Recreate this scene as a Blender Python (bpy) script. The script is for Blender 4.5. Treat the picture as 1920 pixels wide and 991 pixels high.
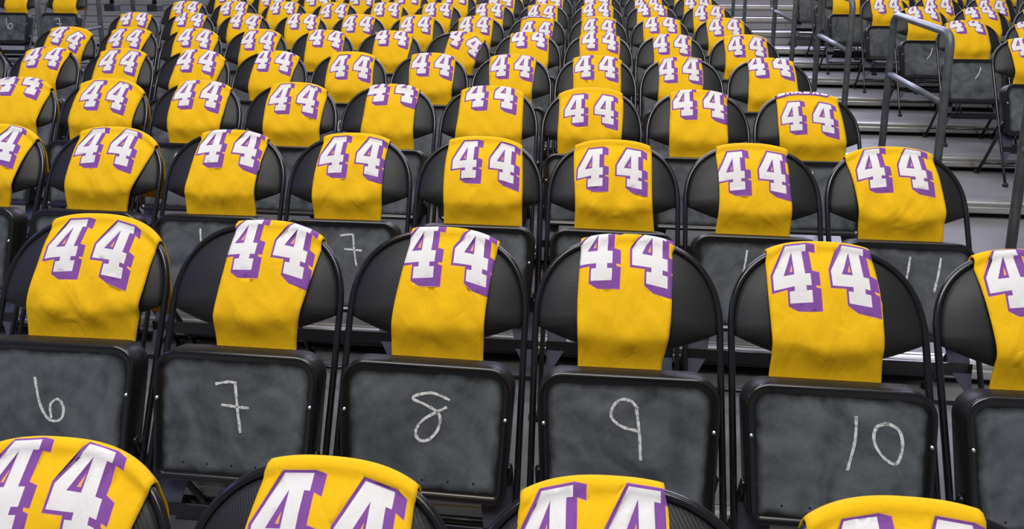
import bpy, bmesh, math, random
import numpy as np
from mathutils import Vector, Matrix
from mathutils.geometry import delaunay_2d_cdt
random.seed(4)
scene = bpy.context.scene
for o in list(bpy.data.objects): bpy.data.objects.remove(o)

# ------------------------------------------------------------------ camera
F_PX = 1400.0
CAM = Vector((-0.0674, -1.8342, 0.8272))
YAW, PITCH, ROLL = -0.102, -0.1767, 0.0079
def cam_axes():
    cy, sy = math.cos(YAW), math.sin(YAW); cp, sp = math.cos(PITCH), math.sin(PITCH)
    cr, sr = math.cos(ROLL), math.sin(ROLL)
    f = Vector((sy*cp, cy*cp, sp)); r0 = Vector((cy, -sy, 0)); u0 = r0.cross(f)
    return cr*r0 + sr*u0, -sr*r0 + cr*u0, f
r, u, f = cam_axes()
cd = bpy.data.cameras.new('camera'); cam = bpy.data.objects.new('camera', cd)
scene.collection.objects.link(cam)
cam.matrix_world = Matrix(((r.x, u.x, -f.x, CAM.x), (r.y, u.y, -f.y, CAM.y), (r.z, u.z, -f.z, CAM.z), (0, 0, 0, 1)))
cd.sensor_width = 36; cd.lens = 36*F_PX/1920; cd.shift_y = -240/1920
cd.clip_start = 0.02; cd.clip_end = 200
scene.camera = cam

# ------------------------------------------------------------------ light
scene.view_settings.view_transform = 'Standard'
scene.view_settings.look = 'None'
scene.view_settings.gamma = 1
scene.view_settings.use_curve_mapping = False
scene.view_settings.exposure = 0.0
w = bpy.data.worlds.new('arena_air'); scene.world = w; w.use_nodes = True
w.node_tree.nodes['Background'].inputs[0].default_value = (0.62, 0.64, 0.74, 1)
w.node_tree.nodes['Background'].inputs[1].default_value = 0.27
def area(name, loc, target, sx, sy, power, col):
    d = bpy.data.lights.new(name, 'AREA'); d.shape = 'RECTANGLE'; d.size = sx; d.size_y = sy
    d.energy = power; d.color = col
    o = bpy.data.objects.new(name, d); scene.collection.objects.link(o); o.location = loc
    o.rotation_euler = (Vector(target) - Vector(loc)).to_track_quat('-Z', 'Y').to_euler()
    return o
area('court_lights', (-1, -6.0, 9.0), (0, 2.0, 0.4), 9, 3, 1000, (1.0, 0.97, 0.92))
area('roof_lights', (0, 0.5, 9.5), (0, 3.5, 0), 12, 4, 560, (1.0, 0.98, 0.96))
area('upper_bowl_lights', (1, 17, 6.5), (0.5, 7, 0.3), 16, 4, 2300, (0.70, 0.70, 1.0))
area('far_fill_light', (0, 9.0, 8.5), (0, 10, 0.2), 14, 3, 480, (0.70, 0.70, 1.0))  # added lavender fill that brightens the far treads, not an actual fixture
area('ribbon_board', (-8, -2.5, 4.0), (0, 1.0, 0.3), 5, .6, 70, (0.22, 0.22, 1.0))

# ------------------------------------------------------------------ layout
PITCH_X, ROW_D, ROW_H, CORNER = 0.5, 0.8572, 0.1001, 0.71
DX = {0: .012, 1: .047, 2: .032, 3: -.048, 4: -.027, 5: -.006, 6: -.002, 7: -.004, 8: .009}
def tier_z(k): return k*ROW_H + max(0, k-10)*.075 - CORNER          # tread height of tier k (row k+1 stands on it)
def tier_edge(k): return k*ROW_D - 0.73

# ------------------------------------------------------------------ materials
def mat(name, col, rough=.5, metal=0.0, spec=.5):
    m = bpy.data.materials.new(name); m.use_nodes = True
    b = m.node_tree.nodes['Principled BSDF']
    b.inputs['Base Color'].default_value = (*col, 1); b.inputs['Roughness'].default_value = rough
    b.inputs['Metallic'].default_value = metal; b.inputs['Specular IOR Level'].default_value = spec
    return m
def nt(m):
    t = m.node_tree; return t, t.nodes, t.links, t.nodes['Principled BSDF']
def add(n, kind, **kw):
    x = n.new(kind)
    for k, v in kw.items():
        if k in x.inputs.keys(): x.inputs[k].default_value = v
        else: setattr(x, k, v)
    return x
def noise_mix(m, c1, c2, scale, lo=.35, hi=.65, stretch=(1, 1, 1), detail=6.0, target='Base Color'):
    t, n, l, b = nt(m)
    tc = n.new('ShaderNodeTexCoord'); mp = n.new('ShaderNodeMapping'); mp.inputs['Scale'].default_value = stretch
    l.new(tc.outputs['Object'], mp.inputs['Vector'])
    ns = add(n, 'ShaderNodeTexNoise', Scale=scale, Detail=detail); l.new(mp.outputs[0], ns.inputs['Vector'])
    r = n.new('ShaderNodeValToRGB'); r.color_ramp.elements[0].position = lo; r.color_ramp.elements[1].position = hi
    r.color_ramp.elements[0].color = (*c1, 1); r.color_ramp.elements[1].color = (*c2, 1)
    l.new(ns.outputs['Fac'], r.inputs['Fac']); l.new(r.outputs['Color'], b.inputs[target])
    return ns, mp, r
def bump_from(m, sock, strength, dist):
    t, n, l, b = nt(m)
    bp = n.new('ShaderNodeBump'); bp.inputs['Strength'].default_value = strength; bp.inputs['Distance'].default_value = dist
    l.new(sock, bp.inputs['Height']); l.new(bp.outputs[0], b.inputs['Normal']); return bp

def fabric(name, col):
    m = mat(name, col, .85, 0, .25)
    t, n, l, b = nt(m)
    tc = n.new('ShaderNodeTexCoord')
    mp = n.new('ShaderNodeMapping'); mp.inputs['Scale'].default_value = (1.0, 1.0, .45); l.new(tc.outputs['Object'], mp.inputs['Vector'])
    a = add(n, 'ShaderNodeTexNoise', Scale=26.0, Detail=7.0, Distortion=.8); l.new(mp.outputs[0], a.inputs['Vector'])
    c = add(n, 'ShaderNodeTexNoise', Scale=700.0, Detail=2.0); l.new(tc.outputs['Object'], c.inputs['Vector'])
    mp2 = n.new('ShaderNodeMapping'); mp2.inputs['Scale'].default_value = (1.0, 1.0, .38); mp2.inputs['Rotation'].default_value = (0, .25, 0); l.new(tc.outputs['Object'], mp2.inputs['Vector'])
    oi = n.new('ShaderNodeObjectInfo'); mr = add(n, 'ShaderNodeMath', operation='MULTIPLY'); mr.inputs[1].default_value = 40.0; l.new(oi.outputs['Random'], mr.inputs[0])
    cr = add(n, 'ShaderNodeTexNoise', Scale=15.0, Detail=3.0, Distortion=.6); cr.noise_dimensions = '4D'; l.new(mp2.outputs[0], cr.inputs['Vector']); l.new(mr.outputs[0], cr.inputs['W'])
    sb = add(n, 'ShaderNodeMath', operation='SUBTRACT'); sb.inputs[1].default_value = .5; l.new(cr.outputs['Fac'], sb.inputs[0])
    ab = add(n, 'ShaderNodeMath', operation='ABSOLUTE'); l.new(sb.outputs[0], ab.inputs[0])
    pw = add(n, 'ShaderNodeMath', operation='POWER'); pw.inputs[1].default_value = .6; l.new(ab.outputs[0], pw.inputs[0])
    mx = add(n, 'ShaderNodeMath', operation='MULTIPLY_ADD'); l.new(c.outputs['Fac'], mx.inputs[0]); mx.inputs[1].default_value = .05
    asc = add(n, 'ShaderNodeMath', operation='MULTIPLY'); asc.inputs[1].default_value = .35; l.new(a.outputs['Fac'], asc.inputs[0]); l.new(asc.outputs[0], mx.inputs[2])
    m2 = add(n, 'ShaderNodeMath', operation='MULTIPLY_ADD'); l.new(pw.outputs[0], m2.inputs[0]); m2.inputs[1].default_value = .5; l.new(mx.outputs[0], m2.inputs[2])
    bump_from(m, m2.outputs[0], .55, .012)
    return m
M = {}
M['gold'] = fabric('gold_jersey_cloth', (.80, .465, .004))
M['white'] = fabric('white_number_print', (.72, .70, .70))
M['purple'] = fabric('purple_number_print', (.20, .068, .30))
M['peach'] = fabric('peach_outline_print', (.75, .34, .13))
# vinyl with a fine diagonal rib
M['vinyl'] = mat('black_ribbed_vinyl', (.0120, .0120, .0126), .46, 0, .34)
t, n, l, b = nt(M['vinyl'])
tc = n.new('ShaderNodeTexCoord'); mp = n.new('ShaderNodeMapping'); mp.inputs['Rotation'].default_value = (0, .62, 0)
l.new(tc.outputs['Object'], mp.inputs['Vector'])
wv = add(n, 'ShaderNodeTexWave', Scale=60.0, Distortion=.3); wv.wave_type = 'BANDS'; wv.bands_direction = 'X'; wv.inputs['Detail'].default_value = 0
l.new(mp.outputs[0], wv.inputs['Vector']); bump_from(M['vinyl'], wv.outputs['Fac'], .22, .0012)
M['black'] = mat('gloss_black_enamel', (.006, .006, .008), .2, 0, .6)
M['rubber'] = mat('black_rubber', (.012, .012, .012), .7)
M['plate'] = mat('dark_steel_plate', (.075, .08, .12), .4, .5)
M['rivet'] = mat('bright_rivet', (.75, .75, .72), .25, 1.0)
M['hole'] = mat('screw_hole', (.004, .004, .004), .6)
# chalk-rubbed seat underside
M['panel'] = mat('chalk_smudged_slate', (.06, .065, .075), .6, 0, .2)
t, n, l, b = nt(M['panel'])
tc = n.new('ShaderNodeTexCoord'); oi = n.new('ShaderNodeObjectInfo')
ad = add(n, 'ShaderNodeVectorMath', operation='ADD'); mulr = add(n, 'ShaderNodeVectorMath', operation='SCALE'); mulr.inputs['Scale'].default_value = 9.0
cmb = n.new('ShaderNodeCombineXYZ')
for s_ in ('X', 'Y', 'Z'): l.new(oi.outputs['Random'], cmb.inputs[s_])
l.new(cmb.outputs[0], mulr.inputs[0]); l.new(tc.outputs['Object'], ad.inputs[0]); l.new(mulr.outputs[0], ad.inputs[1])
n1 = add(n, 'ShaderNodeTexNoise', Scale=5.0, Detail=8.0, Distortion=1.6); l.new(ad.outputs[0], n1.inputs['Vector'])
n2 = add(n, 'ShaderNodeTexNoise', Scale=38.0, Detail=6.0, Distortion=2.5); l.new(ad.outputs[0], n2.inputs['Vector'])
wr = add(n, 'ShaderNodeTexWave', Scale=5.0, Distortion=9.0, Detail=4.0); wr.wave_type = 'RINGS'; wr.rings_direction = 'Y'
mpw = n.new('ShaderNodeMapping'); mpw.inputs['Location'].default_value = (0, 0, -.48); mpw.inputs['Scale'].default_value = (1, .3, 1.2)
l.new(tc.outputs['Object'], mpw.inputs['Vector']); adw = add(n, 'ShaderNodeVectorMath', operation='ADD'); mrw = add(n, 'ShaderNodeVectorMath', operation='SCALE'); mrw.inputs['Scale'].default_value = .12
l.new(cmb.outputs[0], mrw.inputs[0]); l.new(mpw.outputs[0], adw.inputs[0]); l.new(mrw.outputs[0], adw.inputs[1]); l.new(adw.outputs[0], wr.inputs['Vector'])
m0 = add(n, 'ShaderNodeMath', operation='MULTIPLY_ADD'); l.new(wr.outputs['Fac'], m0.inputs[0]); m0.inputs[1].default_value = .07; l.new(n1.outputs['Fac'], m0.inputs[2])
mm = add(n, 'ShaderNodeMath', operation='MULTIPLY_ADD'); l.new(n2.outputs['Fac'], mm.inputs[0]); mm.inputs[1].default_value = .22; l.new(m0.outputs[0], mm.inputs[2])
rp = n.new('ShaderNodeValToRGB'); e = rp.color_ramp.elements
e[0].position = .42; e[0].color = (.036, .042, .049, 1); e[1].position = .90; e[1].color = (.128, .143, .157, 1)
l.new(mm.outputs[0], rp.inputs['Fac'])
# worn black border: distance to the rim of the panel, broken up by noise (stored as a vertex attribute)
at = add(n, 'ShaderNodeAttribute', attribute_name='rimdist')
n3 = add(n, 'ShaderNodeTexNoise', Scale=22.0, Detail=7.0); l.new(ad.outputs[0], n3.inputs['Vector'])
m3 = add(n, 'ShaderNodeMath', operation='MULTIPLY_ADD'); l.new(n3.outputs['Fac'], m3.inputs[0]); m3.inputs[1].default_value = .75; l.new(at.outputs['Fac'], m3.inputs[2])
r3 = n.new('ShaderNodeValToRGB'); r3.color_ramp.elements[0].position = .5; r3.color_ramp.elements[1].position = .98
l.new(m3.outputs[0], r3.inputs['Fac'])
mxc = add(n, 'ShaderNodeMix', data_type='RGBA'); l.new(r3.outputs['Color'], mxc.inputs[0])
mxc.inputs[6].default_value = (.008, .008, .009, 1); l.new(rp.outputs['Color'], mxc.inputs[7]); l.new(mxc.outputs[2], b.inputs['Base Color'])
M['chalk'] = mat('white_chalk', (.6, .61, .61), .95, 0, .1)
noise_mix(M['chalk'], (.26, .27, .28), (.66, .67, .67), 130, .32, .55)
M['deck'] = mat('grey_deck', (.16, .16, .165), .42, 0, .45)
ns, mp_, _ = noise_mix(M['deck'], (.15, .15, .155), (.205, .205, .212), 3.2, .3, .7, (.5, 2.5, 1))
bump_from(M['deck'], ns.outputs['Fac'], .12, .01)
M['nosing'] = mat('extruded_aluminium', (.62, .61, .57), .32, .85)
noise_mix(M['nosing'], (.46, .45, .41), (.66, .65, .61), 9, .3, .7, (.25, 4, 4))
M['void'] = mat('underdeck_shade', (.012, .012, .013), .8)  # near-black colour paints in the shade of open gaps under the decks
M['riser'] = mat('painted_steel_riser', (.30, .30, .33), .5, .2)
M['rail'] = mat('grey_painted_pipe', (.105, .118, .118), .42, .25)
ns, mp_, _ = noise_mix(M['rail'], (.085, .097, .098), (.14, .152, .15), 14, .35, .7)

# ------------------------------------------------------------------ mesh helpers
C = scene.collection
def obj(name, me, parent=None, loc=None):
    o = bpy.data.objects.new(name, me); C.objects.link(o)
    if parent: o.parent = parent
    if loc: o.location = loc
    return o
def mesh(name, verts, faces, mats, smooth=True, idx=None):
    me = bpy.data.meshes.new(name); me.from_pydata([tuple(v) for v in verts], [], faces)
    for m in (mats if isinstance(mats, (list, tuple)) else [mats]): me.materials.append(m)
    me.polygons.foreach_set('use_smooth', [smooth]*len(me.polygons))
    if idx is not None: me.polygons.foreach_set('material_index', idx)
    me.validate(); me.update(); return me
def tag(o, label, cat, group=None):
    o['label'] = label; o['category'] = cat
    if group: o['group'] = group
def tube(pts, rad, seg=10, closed_ends=True, flat=1.0):
    pts = [Vector(p) for p in pts]; V = []; Fc = []
    nrm = None
    for i, p in enumerate(pts):
        tg = (pts[min(i+1, len(pts)-1)] - pts[max(i-1, 0)]).normalized()
        if nrm is None:
            a = Vector((0, 1, 0)) if abs(tg.y) < .9 else Vector((1, 0, 0)); nrm = (a - tg*a.dot(tg)).normalized()
        else: nrm = (nrm - tg*nrm.dot(tg)).normalized()
        bn = tg.cross(nrm)
        for k in range(seg):
            a = 2*math.pi*k/seg; V.append(p + nrm*math.cos(a)*rad*flat + bn*math.sin(a)*rad)
    for i in range(len(pts)-1):
        for k in range(seg):
            a = i*seg+k; b2 = i*seg+(k+1) % seg; Fc.append((a, b2, b2+seg, a+seg))
    if closed_ends:
        Fc.append(tuple(range(seg-1, -1, -1))); m_ = (len(pts)-1)*seg; Fc.append(tuple(range(m_, m_+seg)))
    return V, Fc
def join(parts):
    V = []; Fc = []
    for v, fc in parts:
        o_ = len(V); V += list(v); Fc += [tuple(i+o_ for i in q) for q in fc]
    return V, Fc
def boxvf(x0, x1, y0, y1, z0, z1):
    V = [(x, y, z) for x in (x0, x1) for y in (y0, y1) for z in (z0, z1)]
    return V, [(0, 1, 3, 2), (4, 6, 7, 5), (0, 4, 5, 1), (2, 3, 7, 6), (0, 2, 6, 4), (1, 5, 7, 3)]
def loft(loops, cap0=True, cap1=True):
    V = []; Fc = []; n_ = len(loops[0])
    for lp in loops: V += lp
    for i in range(len(loops)-1):
        for k in range(n_):
            a = i*n_+k; b2 = i*n_+(k+1) % n_; Fc.append((a, b2, b2+n_, a+n_))
    if cap0: Fc.append(tuple(range(n_-1, -1, -1)))
    if cap1: Fc.append(tuple(range((len(loops)-1)*n_, len(loops)*n_)))
    return V, Fc

# ------------------------------------------------------------------ the setting: tiers
X0, X1 = -11.0, 9.0
NT = 22
for k in range(-3, NT):
    z = tier_z(k) - (.066 if k < 0 else 0); y0 = tier_edge(k); y1 = tier_edge(k+1) + .10
    V, Fc = boxvf(X0, X1, y0+.055, y1, z-.028, z)
    o = obj('floor', mesh('floor_deck', V, Fc, M['deck'], False)); o['kind'] = 'structure'
    # bull-nosed aluminium extrusion with ridges
    pr = [(.062, .000), (.060, .004), (.046, .004), (.044, .001), (.034, .001), (.032, .005), (.016, .005), (.004, .003),
          (-.003, -.004), (-.004, -.016), (.000, -.021), (.000, -.028), (-.004, -.033), (-.004, -.060), (.002, -.067), (.012, -.067), (.012, -.032), (.062, -.032)]
    lp0 = [(X0, y0+a, z+b_) for a, b_ in pr]; lp1 = [(X1, y0+a, z+b_) for a, b_ in pr]
    V, Fc = loft([lp0, lp1])
    o = obj('trim_%d' % (k+4), mesh('tier_nosing', V, Fc, M['nosing'], False)); o['kind'] = 'structure'
    steep = k > 10               # the upper tiers have higher, closed grey risers
    V, Fc = boxvf(X0, X1, y0+(.02 if steep else .085), y0+.1, z-(.168 if steep else ROW_H+.075), z-.028)
    o = obj('wall_riser', mesh('tier_riser', V, Fc, M['riser'] if steep else M['void'], False)); o['kind'] = 'structure'  # on lower tiers this strip is the gap's shade, painted dark
# dark hall beyond the last tier
V, Fc = boxvf(X0-6, X1+6, tier_edge(NT)+.2, tier_edge(NT)+.4, -1, 7)
o = obj('wall_back', mesh('hall_wall', V, Fc, mat('lavender_grey_wall', (.16, .16, .22), .8), False)); o['kind'] = 'structure'

# ------------------------------------------------------------------ folding chair
HALF, ZTOP, NEXP = .236, .207, 2.5      # frame half width, arch height, superellipse power
def y_t(z):                              # the frame leans back
    return (-.30 + z/CORNER*.30) if z < CORNER else (z-CORNER)*.48
def arch(x, a=HALF, h=ZTOP):
    q = min(1.0, abs(x)/a); return CORNER + h*(1-q**NEXP)**(1/NEXP)
def frame_mesh():
    left = []
    for z in np.linspace(.015, CORNER, 12): left.append((-HALF, y_t(z), z))
    top = []
    for i in range(1, 40):
        th = math.pi*i/40; c, s = math.cos(th), math.sin(th)
        x = -HALF*math.copysign(abs(c)**(2/NEXP), c); z = CORNER + ZTOP*abs(s)**(2/NEXP)
        top.append((x, y_t(z), z))
    right = [(-x, y, z) for x, y, z in left[::-1]]
    return mesh('chair_frame', *tube(left+top+right, .0088, 10), M['black'])
PH = .229                                # pad half width
def pad_edge(th):                        # boundary of the pad around (0, .80)
    return th
def pad_outline(nn=72):
    pts = []
    top = 44
    for i in range(top):
        th = math.pi*i/(top-1); c, s = math.cos(th), math.sin(th)
        pts.append((PH*math.copysign(abs(c)**(2/NEXP), c), CORNER + (ZTOP-.007)*abs(s)**(2/NEXP)))
    for x in np.linspace(-PH, PH, 30)[1:-1]:
        pts.append((x, CORNER - .055*(1-abs(x/PH)**1.7)))
    return pts
OUT = pad_outline(); PC = (0.0, .78)
OA = np.array([math.atan2(z-PC[1], x-PC[0]) for x, z in OUT]); OR = np.array([math.hypot(x-PC[0], z-PC[1]) for x, z in OUT])
_so = np.argsort(OA); OA, OR = OA[_so], OR[_so]
OA = np.concatenate([OA[-1:]-2*math.pi, OA, OA[:1]+2*math.pi]); OR = np.concatenate([OR[-1:], OR, OR[:1]])
def pad_front(x, z):                     # y of the padded front
    d = math.hypot(x-PC[0], z-PC[1]); bd = float(np.interp(math.atan2(z-PC[1], x-PC[0]), OA, OR))
    q = min(1.0, d/bd); return y_t(z) - .006 - .034*(1-q**4.2)
def back_mesh():
    V = []; Fc = []; n_ = len(OUT); rs = [0.0, .3, .55, .75, .88, .96, 1.0]
    V.append((0, pad_front(*PC), PC[1]))
    for q in rs[1:]:
        for x, z in OUT:
            X = PC[0]+q*(x-PC[0]); Z = PC[1]+q*(z-PC[1]); V.append((X, pad_front(X, Z), Z))
    for q, dy in ((.985, .010), (.93, .016), (.6, .02)):
        for x, z in OUT:
            X = PC[0]+q*(x-PC[0]); Z = PC[1]+q*(z-PC[1]); V.append((X, y_t(Z)+dy, Z))
    V.append((0, y_t(PC[1])+.021, PC[1]))
    for k in range(n_): Fc.append((0, 1+(k+1) % n_, 1+k))
    nl = len(rs)-1+3
    for i in range(nl-1):
        for k in range(n_):
            a = 1+i*n_+k; b2 = 1+i*n_+(k+1) % n_; Fc.append((a, b2, b2+n_, a+n_))
    last = 1+(nl-1)*n_
    for k in range(n_): Fc.append((last+k, last+(k+1) % n_, len(V)-1))
    return mesh('chair_backrest', V, Fc, M['vinyl'])
# tipped-up seat: local seat frame, u across, v down from the front edge (now the top), d towards the viewer
ST, SB = Vector((0, -.118, .645)), Vector((0, -.190, .318))
SV = (SB-ST).normalized(); SN = Vector((1, 0, 0)).cross(SV).normalized()
if SN.y > 0: SN = -SN
SL = (SB-ST).length; SHW = .222
def sp(u_, v_, d_): p_ = ST + SV*v_ + SN*d_; return (u_, p_.y, p_.z)
def rrect(inset, rt=.062, rb=.03, n_=9):
    pts = []; hw = SHW-inset; v0, v1 = inset, SL-inset
    def arc(cx, cv, rad, a0, a1):
        for i in range(n_):
            a = a0+(a1-a0)*i/(n_-1); pts.append((cx+rad*math.cos(a), cv-rad*math.sin(a)))
    rt = max(.012, rt-inset); rb = max(.008, rb-inset)
    taper = .012
    arc(hw-rt, v0+rt, rt, 0, math.pi/2); arc(-hw+rt, v0+rt, rt, math.pi/2, math.pi)
    arc(-hw+rb+taper, v1-rb, rb, math.pi, 1.5*math.pi); arc(hw-rb-taper, v1-rb, rb, 1.5*math.pi, 2*math.pi)
    return pts
def seat_mesh():
    loops = []
    for ins, d in ((.09, -.082), (.024, -.081), (.009, -.076), (.001, -.063), (.0, -.026), (.001, -.010), (.003, -.003)):
        loops.append([sp(a, b_, d) for a, b_ in rrect(ins)])
    return mesh('chair_seat', *loft(loops), M['vinyl'])
def pan_mesh():
    prof = [(.002, -.003), (.000, .001), (.002, .005), (.007, .0065), (.013, .006), (.018, .002), (.022, .000)]
    loops = [[sp(a, b_, d) for a, b_ in rrect(ins)] for ins, d in prof]
    V, Fc = loft(loops, True, False); n_ = len(loops[0]); idx = [0]*len(Fc)
    ins = [.022, .030, .040, .052, .068, .090, .115]
    rd = [0.0]*len(V); rd[-n_:] = [0.0]*n_
    for j, q in enumerate(ins[1:]):
        o_ = len(V); V += [sp(a, b_, 0.0) for a, b_ in rrect(q)]; rd += [(.30, .55, .82, 1.0, 1.0, 1.0, 1.0)[j]]*n_
        for k in range(n_):
            a = o_-n_+k; b2 = o_-n_+(k+1) % n_; Fc.append((a, b2, b2+n_, a+n_)); idx.append(1)
    Fc.append(tuple(range(len(V)-n_, len(V)))); idx.append(1)
    me = mesh('chair_seat_pan', V, Fc, [M['black'], M['panel']], True, idx)
    # the slate panel is flat
    for p_ in me.polygons:
        if p_.material_index == 1: p_.use_smooth = False
    at_ = me.attributes.new('rimdist', 'FLOAT', 'POINT'); at_.data.foreach_set('value', rd)
    return me
def disc(cu, cv, rad, d, mt, name, dome=.004):
    V = [sp(cu, cv, d+dome)]; Fc = []
    for q, h in ((.6, .8), (1.0, 0.0)):
        for k in range(10):
            a = 2*math.pi*k/10; V.append(sp(cu+rad*q*math.cos(a), cv+rad*q*math.sin(a), d+dome*h))
    for k in range(10):
        Fc.append((0, 1+k, 1+(k+1) % 10)); Fc.append((1+k, 11+k, 11+(k+1) % 10, 1+(k+1) % 10))
    return mesh(name, V, Fc, mt)
def rear_leg_mesh(s):
    return mesh('chair_rear_leg', *tube([(s*.214, -.15, .40), (s*.213, -.10, .30), (s*.212, .02, .12), (s*.212, .10, .012)], .0105, 8), M['black'])
def crossbar(y, z, hx, name, rad=.008):
    return mesh(name, *tube([(-hx, y, z), (hx, y, z)], rad, 8), M['black'])
def foot_mesh(x, y):
    lp = [[(x+rr*math.cos(2*math.pi*k/10), y+rr*math.sin(2*math.pi*k/10), zz) for k in range(10)] for rr, zz in ((.014, 0), (.017, .004), (.016, .022), (.012, .028))]
    return mesh('rubber_foot', *loft(lp), M['rubber'])
def plate_mesh(s):
    # tapering steel hinge plate hanging below the tipped seat beside the frame
    pts = [(s*.222, .325), (s*.135, .335), (s*.158, .21), (s*.196, .15), (s*.222, .15)]
    lp = [[(x, y_t(z)+.035+dy, z) for x, z in pts] for dy in (0, .003)]
    return mesh('side_plate', *loft(lp), M['plate'], False)
def strap_mesh():
    V, Fc = boxvf(-.225, .225, -.178, -.173, .195, .24)
    return mesh('front_strap', V, Fc, M['black'], False)

# chalk strokes -----------------------------------------------------------------
def ribbon(strokes, wd=.0034):
    P_ = []
    for st in strokes:
        pts = [Vector((a, b_)) for a, b_ in st]
        fine = []
        for i in range(len(pts)-1):                      # Catmull-Rom
            p0, p1, p2, p3 = pts[max(i-1, 0)], pts[i], pts[i+1], pts[min(i+2, len(pts)-1)]
            for j in range(6):
                t_ = j/6; fine.append(.5*((2*p1)+(p2-p0)*t_+(2*p0-5*p1+4*p2-p3)*t_*t_+(3*p1-p0-3*p2+p3)*t_**3))
        fine.append(pts[-1]); V = []; Fc = []
        for i, q in enumerate(fine):
            tg = (fine[min(i+1, len(fine)-1)]-fine[max(i-1, 0)])
            tg = tg.normalized() if tg.length > 1e-9 else Vector((1, 0)); nn = Vector((-tg.y, tg.x))
            ww = wd*(.8+.4*random.random())
            a, b_ = q+nn*ww, q-nn*ww
            V += [sp(a.x, a.y, .0004), sp(a.x, a.y, .0012), sp(b_.x, b_.y, .0012), sp(b_.x, b_.y, .0004)]
        for i in range(len(fine)-1):
            for k in range(4): Fc.append((4*i+k, 4*i+(k+1) % 4, 4*i+4+(k+1) % 4, 4*i+4+k))
        Fc.append((3, 2, 1, 0)); m_ = 4*(len(fine)-1); Fc.append((m_, m_+1, m_+2, m_+3)); P_.append((V, Fc))
    return mesh('chalk_number', *join(P_), M['chalk'], False)
DIG = {'0': [[(.5, 0), (.15, .2), (.05, .55), (.3, .95), (.65, .95), (.95, .6), (.85, .15), (.5, 0), (.4, .03)]],
       '1': [[(.62, 0), (.52, .5), (.36, 1)]],
       '2': [[(.1, .2), (.4, 0), (.8, .15), (.6, .5), (.1, 1), (.95, .95)]],
       '3': [[(.1, .05), (.7, .05), (.45, .42), (.85, .7), (.5, 1), (.1, .9)]],
       '4': [[(.3, 0), (.1, .5), (.9, .5)], [(.7, .1), (.62, 1)]],
       '5': [[(.9, 0), (.25, .03), (.2, .42), (.7, .45), (.8, .8), (.4, 1), (.1, .9)]],
       '6': [[(.05, 0), (.12, .45), (.35, .92), (.75, .98), (.95, .72), (.75, .5), (.45, .6), (.4, .95)]],
       '7': [[(.0, .05), (.5, .0), (.62, .08)], [(.58, .03), (.66, .5), (.78, 1)], [(.2, .47), (1, .5)]],
       '8': [[(1, .08), (.5, 0), (.1, .1), (.3, .3), (.75, .45), (.7, .8), (.4, 1), (.1, .85), (.4, .5), (.95, .28)]],
       '9': [[(.7, .2), (.4, 0), (.05, .2), (.1, .45), (.4, .55), (.7, .5)], [(.68, .15), (.75, .6), (.8, 1)]]}
def digits(txt, size=.115, cu=0.0, cv=.055):
    out = []; wd = size*.72; x = cu-wd*len(txt)*.5*1.15
    for ch in txt:
        out.append([[(x+a*wd, cv+b_*size) for a, b_ in st] for st in DIG[ch]])
        x += wd*1.2
    return out
def pxs(strokes, cx, ty, S, sep=False):
    q = [[((a-cx)/S, (b_-ty)/S/.93) for a, b_ in st] for st in strokes]
    return [[k] for k in q] if sep else [q]
CHALK = {
 (1, 6): pxs([[(57, 705), (70, 750), (90, 775), (112, 772), (115, 753), (103, 740), (90, 750), (93, 772)]], 95, 645, 690),
 (1, 7): pxs([[(400, 723), (425, 718), (441, 720)], [(438, 719), (444, 760), (452, 802)], [(413, 757), (440, 759), (467, 760)]], 437, 668, 710),
 (1, 8): pxs([[(847, 750), (815, 740), (785, 745), (778, 752), (800, 760), (822, 770), (830, 782), (826, 802), (810, 819), (792, 821), (785, 806), (800, 785), (842, 762)]], 800, 690, 740),
 (1, 9): pxs([[(1193, 768), (1180, 755), (1160, 754), (1145, 770), (1146, 787), (1165, 800), (1195, 806)], [(1190, 764), (1197, 810), (1200, 856)]], 1175, 710, 770),
 (1, 10): pxs([[(1602, 787), (1600, 830), (1587, 882)], [(1660, 797), (1640, 803), (1634, 825), (1645, 848), (1665, 864), (1678, 862), (1686, 835), (1680, 808), (1660, 797), (1650, 799)]], 1572, 738, 800, True)}

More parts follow.
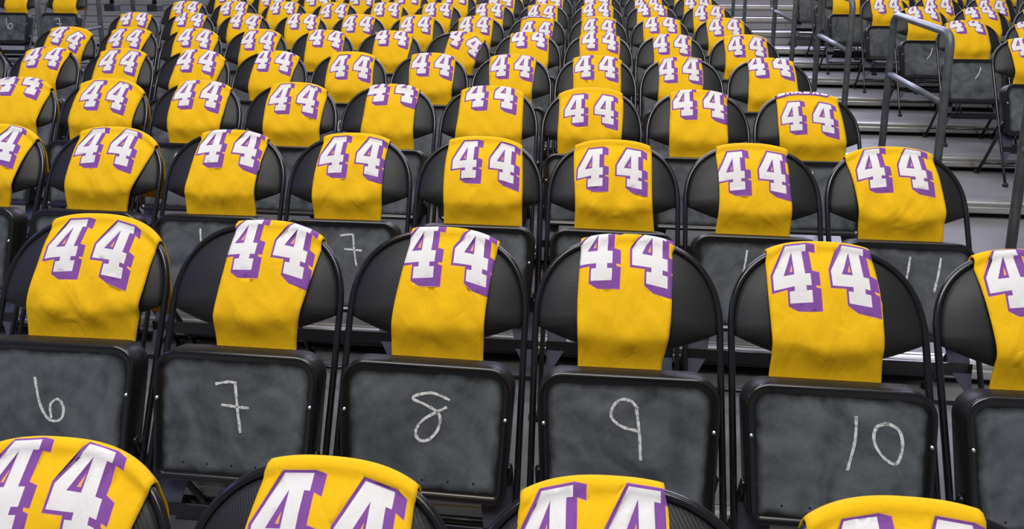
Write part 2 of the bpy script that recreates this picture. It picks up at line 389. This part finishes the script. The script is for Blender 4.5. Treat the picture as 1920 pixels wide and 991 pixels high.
# master meshes --------------------------------------------------------------------
ME = {'frame': frame_mesh(), 'back': back_mesh(), 'seat': seat_mesh(), 'pan': pan_mesh(), 'strap': strap_mesh(),
      'rl': rear_leg_mesh(-1), 'rr': rear_leg_mesh(1), 'rc': crossbar(.045, .085, .212, 'rear_crossbar'), 'fc': crossbar(y_t(.13), .13, .237, 'front_crossbar'),
      'pl': plate_mesh(-1), 'pr': plate_mesh(1),
      'v1': disc(-.205, .125, .0052, .0095, M['rivet'], 'rivet'), 'v2': disc(.205, .125, .0052, .0095, M['rivet'], 'rivet'),
      'feet': [foot_mesh(x, y) for x, y in ((-HALF, -.297), (HALF, -.297), (-.212, .102), (.212, .102))],
      'holes': [disc(x, SL-.047, .0032, .0002, M['hole'], 'screw_hole', .0006) for x in (-.13, -.065, 0, .065, .13)]}
def chair(x, y, z, rot, label, group, detail=2, chalk=None):
    t_ = bpy.data.objects.new('folding_chair', None); C.objects.link(t_)
    t_.empty_display_size = .1; t_.location = (x, y, z); t_.rotation_euler = (0, 0, rot); tag(t_, label, 'chair', group)
    obj('frame', ME['frame'], t_); obj('backrest', ME['back'], t_)
    s_ = obj('seat', ME['seat'], t_); pn = obj('seat_pan', ME['pan'], s_); pn['label'] = 'black-rimmed slate grey seat underside'
    for k in ('rl', 'rr'): obj('rear_leg', ME[k], t_)
    obj('rear_crossbar', ME['rc'], t_); obj('front_crossbar', ME['fc'], t_)
    if detail >= 1:
        for k in ('pl', 'pr'): obj('side_plate', ME[k], t_)
        obj('front_strap', ME['strap'], t_)
        for k in ('v1', 'v2'): obj('rivet', ME[k], s_)
        for m_ in ME['feet']: obj('rubber_foot', m_, t_)
    if detail >= 2:
        for m_ in ME['holes']: obj('screw_hole', m_, s_)
    for ck in (chalk or []): obj('chalk_number', ribbon(ck), s_)
    return t_

# ------------------------------------------------------------------ jersey
FOUR = [(0, .55), (.0, .30), (.38, .30), (.38, .215), (.285, .215), (.285, 0), (.70, 0), (.70, .215), (.60, .215), (.60, .30), (.70, .30), (.70, .50),
        (.60, .50), (.60, .85), (.68, .85), (.68, 1.0), (.285, 1.0)]
HOLE = [(.195, .50), (.40, .50), (.40, .85)]
def offset(poly, d):
    out = []; n_ = len(poly); A = sum(poly[i][0]*poly[(i+1) % n_][1]-poly[(i+1) % n_][0]*poly[i][1] for i in range(n_))
    sg = 1 if A > 0 else -1
    for i in range(n_):
        p0, p1, p2 = (Vector(poly[(i+j) % n_]) for j in (-1, 0, 1))
        e1 = (p1-p0).normalized(); e2 = (p2-p1).normalized()
        n1 = Vector((e1.y, -e1.x))*sg; n2 = Vector((e2.y, -e2.x))*sg
        den = 1+n1.dot(n2); q = (n1+n2)/max(den, .45); out.append(tuple(p1+q*d))
    return out
def inside(pts, poly):
    x, y = pts[:, 0], pts[:, 1]; r_ = np.zeros(len(pts), bool); n_ = len(poly)
    for i in range(n_):
        x1, y1 = poly[i]; x2, y2 = poly[(i+1) % n_]
        if y1 == y2: continue
        c = ((y1 > y) != (y2 > y)) & (x < (x2-x1)*(y-y1)/(y2-y1)+x1); r_ ^= c
    return r_
PURP = [(-.042, .565), (.262, 1.042), (.70, 1.042), (.85, 1.0), (.85, .815), (.735, .84), (.735, .545), (.865, .515), (.865, .29), (.775, .295), (.785, .255),
        (.87, .235), (.865, -.16), (.43, -.16), (.25, -.045), (.25, .256), (-.042, .256)]
PEACH = offset(PURP, .011)
HOLE_I = [(.315, .545), (.37, .545), (.37, .665)]
LET = {  # block capitals for the wordmark strip above the numbers
 'L': [[(0, 0), (.7, 0), (.7, .28), (.32, .28), (.32, 1), (0, 1)]],
 'A': [[(0, 0), (.3, 0), (.36, .2), (.56, .2), (.62, 0), (.92, 0), (.62, 1), (.3, 1)]],
 'K': [[(0, 0), (.3, 0), (.3, .36), (.56, 0), (.92, 0), (.56, .52), (.9, 1), (.56, 1), (.3, .64), (.3, 1), (0, 1)]],
 'E': [[(0, 0), (.72, 0), (.72, .24), (.3, .24), (.3, .4), (.62, .4), (.62, .6), (.3, .6), (.3, .76), (.72, .76), (.72, 1), (0, 1)]],
 'R': [[(0, 0), (.3, 0), (.3, .34), (.55, 0), (.92, 0), (.62, .4), (.8, .55), (.8, .85), (.66, 1), (0, 1)]],
 'S': [[(0, 0), (.72, 0), (.8, .1), (.8, .55), (.32, .64), (.32, .78), (.8, .78), (.8, 1), (.08, 1), (0, .9), (0, .5), (.48, .4), (.48, .24), (0, .24)]]}
NH, NW = .121, .130        # height and unit width of the white numeral
def jersey(place, par, seed, label, group):
    uLt, uRt, uLb, uRb, v0, tilt = par
    rg = random.Random(seed)
    Lf, Lb = .385, .15 + .1*rg.random()
    xc = (uLt+uRt+uLb+uRb)/4
    def eL(v): q = max(0, min(1, v/.30)); return uLt+(uLb-uLt)*q - (.004*math.sin(v*18+seed) if v > .03 else 0)
    def eR(v): q = max(0, min(1, v/.30)); return uRt+(uRb-uRt)*q + (.004*math.sin(v*16+seed*2) if v > .03 else 0)
    vs = list(np.linspace(-Lb, Lf, 44))
    bound = [(eL(v), v) for v in vs] + [(eR(v), v) for v in vs[::-1]]
    P2 = []; E2 = []
    def addpoly(pts):
        o_ = len(P2); P2.extend(pts); n_ = len(pts); E2.extend([(o_+i, o_+(i+1) % n_) for i in range(n_)])
    addpoly(bound)
    ct, st_ = math.cos(tilt), math.sin(tilt)
    gap = .142; off = par_off = -.010 + rg.uniform(-.008, .008)
    def place2(p, ox):           # numeral unit space -> cloth space (v grows downwards)
        x = ox + p[0]*NW - (gap+.70*NW)/2 + off; y = (1-p[1])*NH + v0 + (.010 if v0 < .05 else 0)
        yy = y-.1; return (xc + x*ct - yy*st_, .1 + x*st_ + yy*ct)
    polys = []
    far = place[4] >= 6
    for ox in (0.0, gap):
        d = {}
        for nm, base in (('o', PURP), ('p', PEACH)):
            if far and nm == 'p': d['p'] = None; continue
            d[nm] = [place2(p, ox) for p in base]; addpoly(d[nm])
        for nm, base in (('w', FOUR), ('h', HOLE), ('i', HOLE_I)):
            a = [place2(p, ox) for p in base]; d[nm] = a; addpoly(a)
        polys.append(d)
    word = []
    if v0 > .05:                 # the shirt sits low, so the wordmark shows on the fold
        x = -.125; hh = .05
        for j, ch in enumerate('LAKERS'):
            sc = hh*(1.0 if j else 1.25)
            for pl in LET[ch]:
                for kind, dl, sh_ in (('wp', .16, 0), ('ww', 0, 0)):
                    q = offset(pl, dl) if dl else pl
                    q = [(xc+off+x+(a+.35*b_)*sc*.8, v0-.036-b_*sc) for a, b_ in q]; addpoly(q); word.append((kind, q))
            x += .040
    base_n = len(P2)
    stp = .0085 if place[4] <= 2 else .013 if place[4] <= 3 else (.018 if place[4] <= 5 else .026)
    for v in np.arange(-Lb+stp*.5, Lf, stp):
        a, b_ = eL(v), eR(v); n_ = max(3, int((b_-a)/stp))
        for i in range(1, n_): P2.append((a+(b_-a)*i/n_, v))
    vv, ee, ff, _, _, _ = delaunay_2d_cdt([Vector(p) for p in P2], E2, [], 0, 3e-4)
    pts = np.array([(p.x, p.y) for p in vv]); tris = np.array([q for q in ff if len(q) == 3])
    cen = pts[tris].mean(1)
    keep = inside(cen, bound); tris = tris[keep]; cen = cen[keep]
    idx = np.zeros(len(tris), int)
    for d in polys:
        if d['p']: idx[inside(cen, d['p'])] = 3
    for d in polys: idx[inside(cen, d['o'])] = 2
    for d in polys:
        idx[inside(cen, d['w'])] = 1; idx[inside(cen, d['h'])] = 2; idx[inside(cen, d['i'])] = 3
    for kind, q in word:
        if kind == 'wp': idx[inside(cen, q)] = 2
    for kind, q in word:
        if kind == 'ww': idx[inside(cen, q)] = 1
    # drape
    ph = [rg.uniform(0, 6.28) for _ in range(6)]; crease = rg.uniform(-.03, .03) + xc; am = rg.uniform(.5, 1.2); ccut = rg.uniform(.3, 1.0)
    lean = rg.uniform(-.12, .12)
    lines = []
    for _ in range(16):
        a = rg.choice((rg.gauss(0, .18), rg.gauss(.7, .25), rg.gauss(-.7, .25)))
        lines.append((xc+rg.uniform(-.12, .12), rg.uniform(.10, .33), math.sin(a), math.cos(a), rg.uniform(.03, .09), rg.uniform(.0008, .0022), rg.uniform(.004, .009)))
    TR = .0165; bend = math.pi/2*TR
    V = []
    for x, v in pts:
        at_ = min(abs(x), HALF-.012)
        top = arch(at_, HALF+.018, ZTOP+.0175)
        yt = y_t(arch(at_))
        if abs(v) <= bend:
            a = v/TR; y = yt - TR*math.sin(a); z = top + TR*(math.cos(a)-1)
            V.append((x, y, z)); continue
        if v > 0:
            z = top - TR - (v-bend)
            xx = max(-PH+.004, min(PH-.004, x))
            yp = pad_front(xx, max(z, .69)) - .010
            q = max(0.0, min(1.0, (.72-z)/.09)); q = q*q*(3-2*q)
            yl = -.030 - .22*(.62-z) if z < .62 else -.030
            y = yp*(1-q) + yl*q
            s0 = min(1.0, max(0.0, (v-.05)/.14)); s1 = 1 - .75*q
            xn = x + lean*v
            w_ = .0045*math.sin(xn/.017+ph[0]+4*v) + .0035*math.sin(xn/.031+ph[1]-3*v) + .0025*math.sin((xn*.8+v*.9)/.02+ph[2]) + .0018*math.sin((xn*.9-v*.8)/.014+ph[3])
            w_ += -.009*ccut*math.exp(-((x-crease-.1*lean*v)/.010)**2)
            w_ = w_*.75*am
            for lx, lv, sx, sv, ll, hh_, ww_ in lines:
                dx_, dv_ = x-lx, v-lv; al = dx_*sx+dv_*sv; ac = dx_*sv-dv_*sx
                w_ += hh_*math.exp(-(ac/ww_)**2)*math.exp(-(al/ll)**2)
            y += -max(w_, -.008)*s0*s1 - .005*s0
            y = min(y, yp+.0045) if q < .5 else y
        else:
            z = top - TR - (-v-bend); y = yt + TR + .004 + .002*math.sin(x/.02+ph[4]) + .018*max(0, min(1, (-v-.03)/.05))
            y = max(y, y_t(z)+.027 - (0 if -v > .05 else .012))
        V.append((x, y, z))
    used = np.unique(tris); remap = -np.ones(len(pts), int); remap[used] = np.arange(len(used))
    V = [V[i] for i in used]; tri = remap[tris]
    # orient outwards
    Fc = []
    for a, b_, c in tri: Fc.append((int(a), int(c), int(b_)))
    me = mesh('jersey_cloth', V, Fc, [M['gold'], M['white'], M['purple'], M['peach']], True, [int(i) for i in idx])
    o = obj('jersey', me); o.location = place[:3]; o.rotation_euler = (0, 0, place[3])
    md = o.modifiers.new('thickness', 'SOLIDIFY'); md.thickness = .0045; md.offset = -1
    tag(o, label, 'jersey', group)
    return o

JP = {(0,8): (-0.107, 0.158, -0.148, 0.145), (0,9): (-0.153, 0.082, -0.145, 0.09), (1,6): (-0.124, 0.201, -0.14, 0.165), (1,7): (-0.083, 0.171, -0.096, 0.128), (1,8): (-0.084, 0.156, -0.115, 0.127), (1,9): (-0.122, 0.124, -0.128, 0.089), (1,10): (-0.145, 0.112, -0.147, 0.129), (1,11): (-.135, .14, -.12, .14), (0,7): (-.15, .19, -.15, .14), (0,10): (-.17, .10, -.15, .12),
 (2,4): (-.14, .19, -.14, .12), (2,5): (-0.136, 0.202, -0.131, 0.122), (2,6): (-0.117, 0.155, -0.138, 0.138), (2,7): (-0.118, 0.145, -0.13, 0.129), (2,8): (-0.124, 0.156, -0.129, 0.173), (2,9): (-0.146, 0.134, -0.138, 0.152), (2,10): (-0.125, 0.13, -0.125, 0.126), (2,11): (-0.169, 0.135, -0.13, 0.155),
 (3,3): (-.14, .19, -.14, .16), (3,4): (-0.152, 0.207, -0.16, 0.165), (3,5): (-0.12, 0.17, -0.125, 0.144), (3,6): (-0.119, 0.172, -0.127, 0.17), (3,7): (-0.109, 0.147, -0.134, 0.135), (3,8): (-0.145, 0.168, -0.159, 0.165), (3,9): (-0.164, 0.146, -0.155, 0.145), (3,10): (-0.13, 0.141, -0.134, 0.13), (3,11): (-0.133, 0.15, -0.134, 0.168),
 (4,2): (-0.15, 0.154, -0.139, 0.109), (4,3): (-0.14, 0.172, -0.149, 0.143), (4,4): (-0.105, 0.2, -0.127, 0.145), (4,5): (-0.099, 0.175, -0.113, 0.136), (4,6): (-0.128, 0.157, -0.128, 0.163), (4,7): (-0.12, 0.152, -0.109, 0.149), (4,8): (-0.136, 0.143, -0.125, 0.128), (4,9): (-0.134, 0.155, -0.135, 0.14), (4,10): (-0.137, 0.115, -0.135, 0.113), (4,11): (-0.121, 0.14, -0.127, 0.162),
 (5,2): (-0.146, 0.171, -0.141, 0.091), (5,3): (-0.119, 0.2, -0.129, 0.17), (5,4): (-0.103, 0.183, -0.115, 0.149), (5,5): (-0.116, 0.164, -0.109, 0.161), (5,6): (-0.11, 0.165, -0.11, 0.145), (5,8): (-0.122, 0.155, -0.118, 0.145), (5,9): (-0.132, 0.147, -0.123, 0.146), (5,10): (-0.121, 0.144, -0.119, 0.134), (5,11): (-0.139, 0.154, -0.136, 0.149), (5,7): (-.06, .20, -.10, .11), (5,1): (-.12, .2, -.15, .13)}
JV = {(0,7): -.005, (0,8): .02, (0,9): .004, (0,10): .02, (1,6): .012, (1,7): -.012, (1,8): -.012, (1,9): -.024, (1,10): .002, (1,11): -.008,
      (2,4): .0, (2,5): .004, (2,6): -.01, (2,7): .012, (2,8): .016, (2,9): .028, (2,10): .026, (2,11): .002,
      (3,3): -.05, (3,4): .012, (3,5): -.005, (3,6): .008, (3,7): -.045, (3,8): -.03, (3,9): .03, (3,10): -.01, (3,11): .053,
      (4,2): -.015, (4,3): .01, (4,4): -.005, (4,5): -.015, (4,6): .02, (4,7): -.005, (4,8): .0, (4,9): -.005, (4,10): .004, (4,11): -.03,
      (5,1): .01, (5,2): .01, (5,3): .0, (5,4): .012, (5,6): -.03, (5,7): -.005, (5,8): -.03, (5,9): -.02, (5,10): .0, (5,11): .01, (6,8): .053, (7,10): -.03}
JT = {(5,7): .36, (1,9): .05, (3,4): .02, (5,1): .30, (6,3): .12, (0,8): .02}
ORD = ['zeroth', 'first', 'second', 'third', 'fourth', 'fifth', 'sixth', 'seventh', 'eighth', 'ninth', 'tenth', 'eleventh', 'twelfth', 'thirteenth']
ROWN = {0: 'nearest row of all', 1: 'front full row'}
for k in range(2, 12): ROWN[k] = '%s row back' % ORD[k]
CHROT = {(5, 1): .12}
rows = {0: (7, 10), 1: (6, 11), 2: (4, 11), 3: (3, 11), 4: (1, 11)}
for k in range(5, 12): rows[k] = (1, 11)
seed = 10
for rw, (c0, c1) in rows.items():
    for c in range(c0, c1+1):
        seed += 1
        x = (c-9)*PITCH_X + DX.get(rw, 0); y = (rw-1)*ROW_D; z = tier_z(rw-1)
        if rw == 0: y += .05; z = tier_z(-1) - .066; x += {7: .0, 8: -.005, 9: -.02, 10: -.05}[c]
        rot = CHROT.get((rw, c), random.uniform(-.02, .02))
        nth = ORD[12-c]
        where = '%s from the handrail aisle, %s' % (nth, ROWN[rw])
        if (rw, c) in CHALK: ck = CHALK[(rw, c)]
        elif 1 <= rw <= 4 and not (rw == 1 and c == 11): ck = digits(str(c), cu=random.uniform(-.01, .06), cv=.05)
        else: ck = None
        lab = 'black padded folding chair %s' % where
        if rw == 1 and c <= 10: lab = 'black folding chair with chalk number %d on its raised seat, %s' % (c, 'front row')
        if (rw, c) == (5, 1): lab = 'black folding chair turned askew at far left end of its row'
        chair(x, y, z, rot, lab, 'folding chairs of the middle block', 2 if rw <= 2 else (1 if rw <= 5 else 0), ck)
        par = JP.get((rw, c))
        if par is None:
            o_ = random.uniform(-.012, .016); h_ = random.uniform(.132, .146); par = (o_-h_, o_+h_+.008, o_-h_+.004, o_+h_)
        v0 = JV.get((rw, c), random.uniform(-.03, .02)); tl = JT.get((rw, c), random.uniform(-.025, .02))
        if rw <= 2 and (rw, c) not in JT: tl = random.uniform(-.012, .008)
        jl = 'gold 44 jersey on chair %s' % where
        if (rw, c) == (3, 11): jl = 'gold jersey hanging low with lettering on its fold, aisle end of third row back'
        if (rw, c) == (5, 7): jl = 'gold number 44 jersey hanging crooked with tilted numbers, fifth row back'
        if rw == 1 and c <= 10: jl = 'gold number 44 jersey over the front row chair chalked %d' % c
        jersey((x, y, z, rot, rw), (*par, v0, tl), seed, jl, 'gold number 44 jerseys of the middle block')

# right block beyond the aisle
RX = 2.84
rc = {5: 1, 6: 2, 7: 3, 8: 4, 9: 5, 10: 5, 11: 5}
for rw, nn in rc.items():
    for j in range(nn):
        seed += 1
        x = RX + j*PITCH_X + random.uniform(-.01, .01); y = (rw-1)*ROW_D; z = tier_z(rw-1)
        if rw == 9: x -= .1
        ck = None
        if rw in (6, 7) and j == 0: ck = [[[(.045, .07), (.03, .12), (.0, .165)]]] if rw == 7 else [[[(.035, .06), (.025, .10), (-.005, .15)]]]
        where = 'in right-hand block, %s, %s from the aisle' % (ROWN[rw], ORD[j+1])
        lab = 'black folding chair %s' % where
        if ck: lab = 'black folding chair with a chalk slash on its seat, behind the handrail, %s' % ROWN[rw]
        rot = random.uniform(-.03, .03)
        chair(x, y, z, rot, lab, 'folding chairs right of the aisle', 1, ck)
        o_ = random.uniform(-.01, .015); h_ = random.uniform(.135, .15)
        v0 = {5: -.01, 6: -.04, 7: -.035, 8: .03}.get(rw, -.02) + random.uniform(-.008, .008)
        jersey((x, y, z, rot, max(rw, 5)), (o_-h_, o_+h_, o_-h_, o_+h_, v0, random.uniform(-.02, .02)), seed, 'gold 44 jersey on chair %s' % where, 'gold jerseys right of the aisle')

# left block on its low platform
PLZ = tier_z(7) + .045
V, Fc = boxvf(X0+.02, -5.42, tier_edge(7)-.02, tier_edge(8)+.04, tier_z(7)-.03, PLZ)
o = obj('floor', mesh('left_platform', V, Fc, M['deck'], False)); o['kind'] = 'structure'
V, Fc = boxvf(X0+.02, -5.44, tier_edge(7)-.06, tier_edge(7)-.025, tier_z(4), PLZ-.05)  # black sheet added for the shade under the platform
o = obj('wall_shade_left', mesh('left_shade_sheet', V, Fc, M['void'], False)); o['kind'] = 'structure'
for j, (x, num) in enumerate(((-6.42, '6'), (-5.84, '7'))):
    seed += 1
    chair(x, 7*ROW_D, PLZ, .02, 'black folding chair with chalk %s on its seat, upper left corner beyond the left aisle' % num, 'folding chairs of the left block', 1, digits(num, .12, 0.0, .06))
    jersey((x, 7*ROW_D, PLZ, .02, 6), (-.13, .14, -.13, .14, -.01, .0), seed, 'gold jersey on the upper left corner chair chalked %s' % num, 'gold jerseys of the left block')

# ------------------------------------------------------------------ handrails
def bend_path(pts, rad, n_=7):
    out = [Vector(pts[0])]
    for i in range(1, len(pts)-1):
        p0, p1, p2 = Vector(pts[i-1]), Vector(pts[i]), Vector(pts[i+1])
        a = p1+(p0-p1).normalized()*rad; b_ = p1+(p2-p1).normalized()*rad
        for k in range(n_+1):
            t_ = k/n_; out.append(a*(1-t_)**2+p1*2*t_*(1-t_)+b_*t_*t_)
    out.append(Vector(pts[-1])); return out
def handrail(x, k0, k1, H, label, rad=.024, tail=False):
    ya, yb = tier_edge(k0)+.10, tier_edge(k1)+.10; za, zb = tier_z(k0), tier_z(k1)
    t_ = bpy.data.objects.new('handrail', None); C.objects.link(t_); t_.location = (x, (ya+yb)/2, za); tag(t_, label, 'handrail', 'aisle handrails')
    L = lambda y, z: (0, y-(ya+yb)/2, z-za)
    pth = bend_path([L(ya, za+.006), L(ya, za+H), L(yb, zb+H), L(yb, zb+.006)], .085)
    obj('rail_loop', mesh('rail_loop', *tube(pth, rad, 14), M['rail']), t_)
    m_ = [L(ya, za+H*.58), L(yb, zb+H*.58)]
    if tail: m_ = bend_path([L(ya, za+H*.58), L(yb+.16, zb+H*.58+.02), L(yb+.2, zb+H*.58+.3)], .07)
    obj('mid_rail', mesh('mid_rail', *tube(m_, rad*.86, 12), M['rail']), t_)
    for y, z in ((ya, za), (yb, zb)):
        lp = [[(rr*math.cos(2*math.pi*k/16), y-(ya+yb)/2+rr*math.sin(2*math.pi*k/16), z-za+zz) for k in range(16)] for rr, zz in ((.05, .0), (.05, .006), (.046, .008))]
        obj('base_flange', mesh('base_flange', *loft(lp), M['rail']), t_)
handrail(2.03, 2, 3, .98, 'grey pipe handrail at the right edge of the picture, nearest in the aisle')
handrail(2.03, 4, 5, .98, 'grey pipe handrail in the aisle with sloping top rail fully in view')
handrail(2.03, 6, 7, .98, 'grey pipe handrail in the aisle, next one up behind the fully visible rail')
handrail(2.03, 8, 9, .98, 'grey pipe handrail with a curled mid rail, third visible up the aisle', tail=True)
handrail(2.03, 11, 12, .98, 'grey pipe handrail farthest up the aisle, only its thin posts showing')
handrail(-5.02, 6, 7, .98, 'grey pipe handrail in the left aisle beside the upper left chairs')

# ------------------------------------------------------------------ posts on the far tiers at the left
def barrier_post(x, k, mt, rad, hgt, base, label):
    y = tier_edge(k)+.16; z = tier_z(k)
    t_ = bpy.data.objects.new('barrier_post', None); C.objects.link(t_); t_.location = (x, y, z); tag(t_, label, 'post')
    obj('pole', mesh('post_pole', *tube([(0, 0, .004), (0, 0, hgt)], rad, 12), mt), t_)
    if base:
        lp = [[(sx*h_, sy*h_, zz) for sx, sy in ((-1, -1), (1, -1), (1, 1), (-1, 1))] for h_, zz in ((.085, 0), (.085, .10), (.06, .125))]
        obj('base', mesh('post_base', *loft(lp), M['rubber'], False), t_)
barrier_post(-7.78, 12, M['black'], .035, 1.0, True, 'black post with square black foot on the far left tiers, left of the pair')
barrier_post(-7.05, 12, M['black'], .035, 1.0, True, 'black post with square black foot on the far left tiers, right of the pair')
barrier_post(-7.42, 12, M['rail'], .035, 1.0, False, 'grey pipe post between two black posts on the far left tiers')
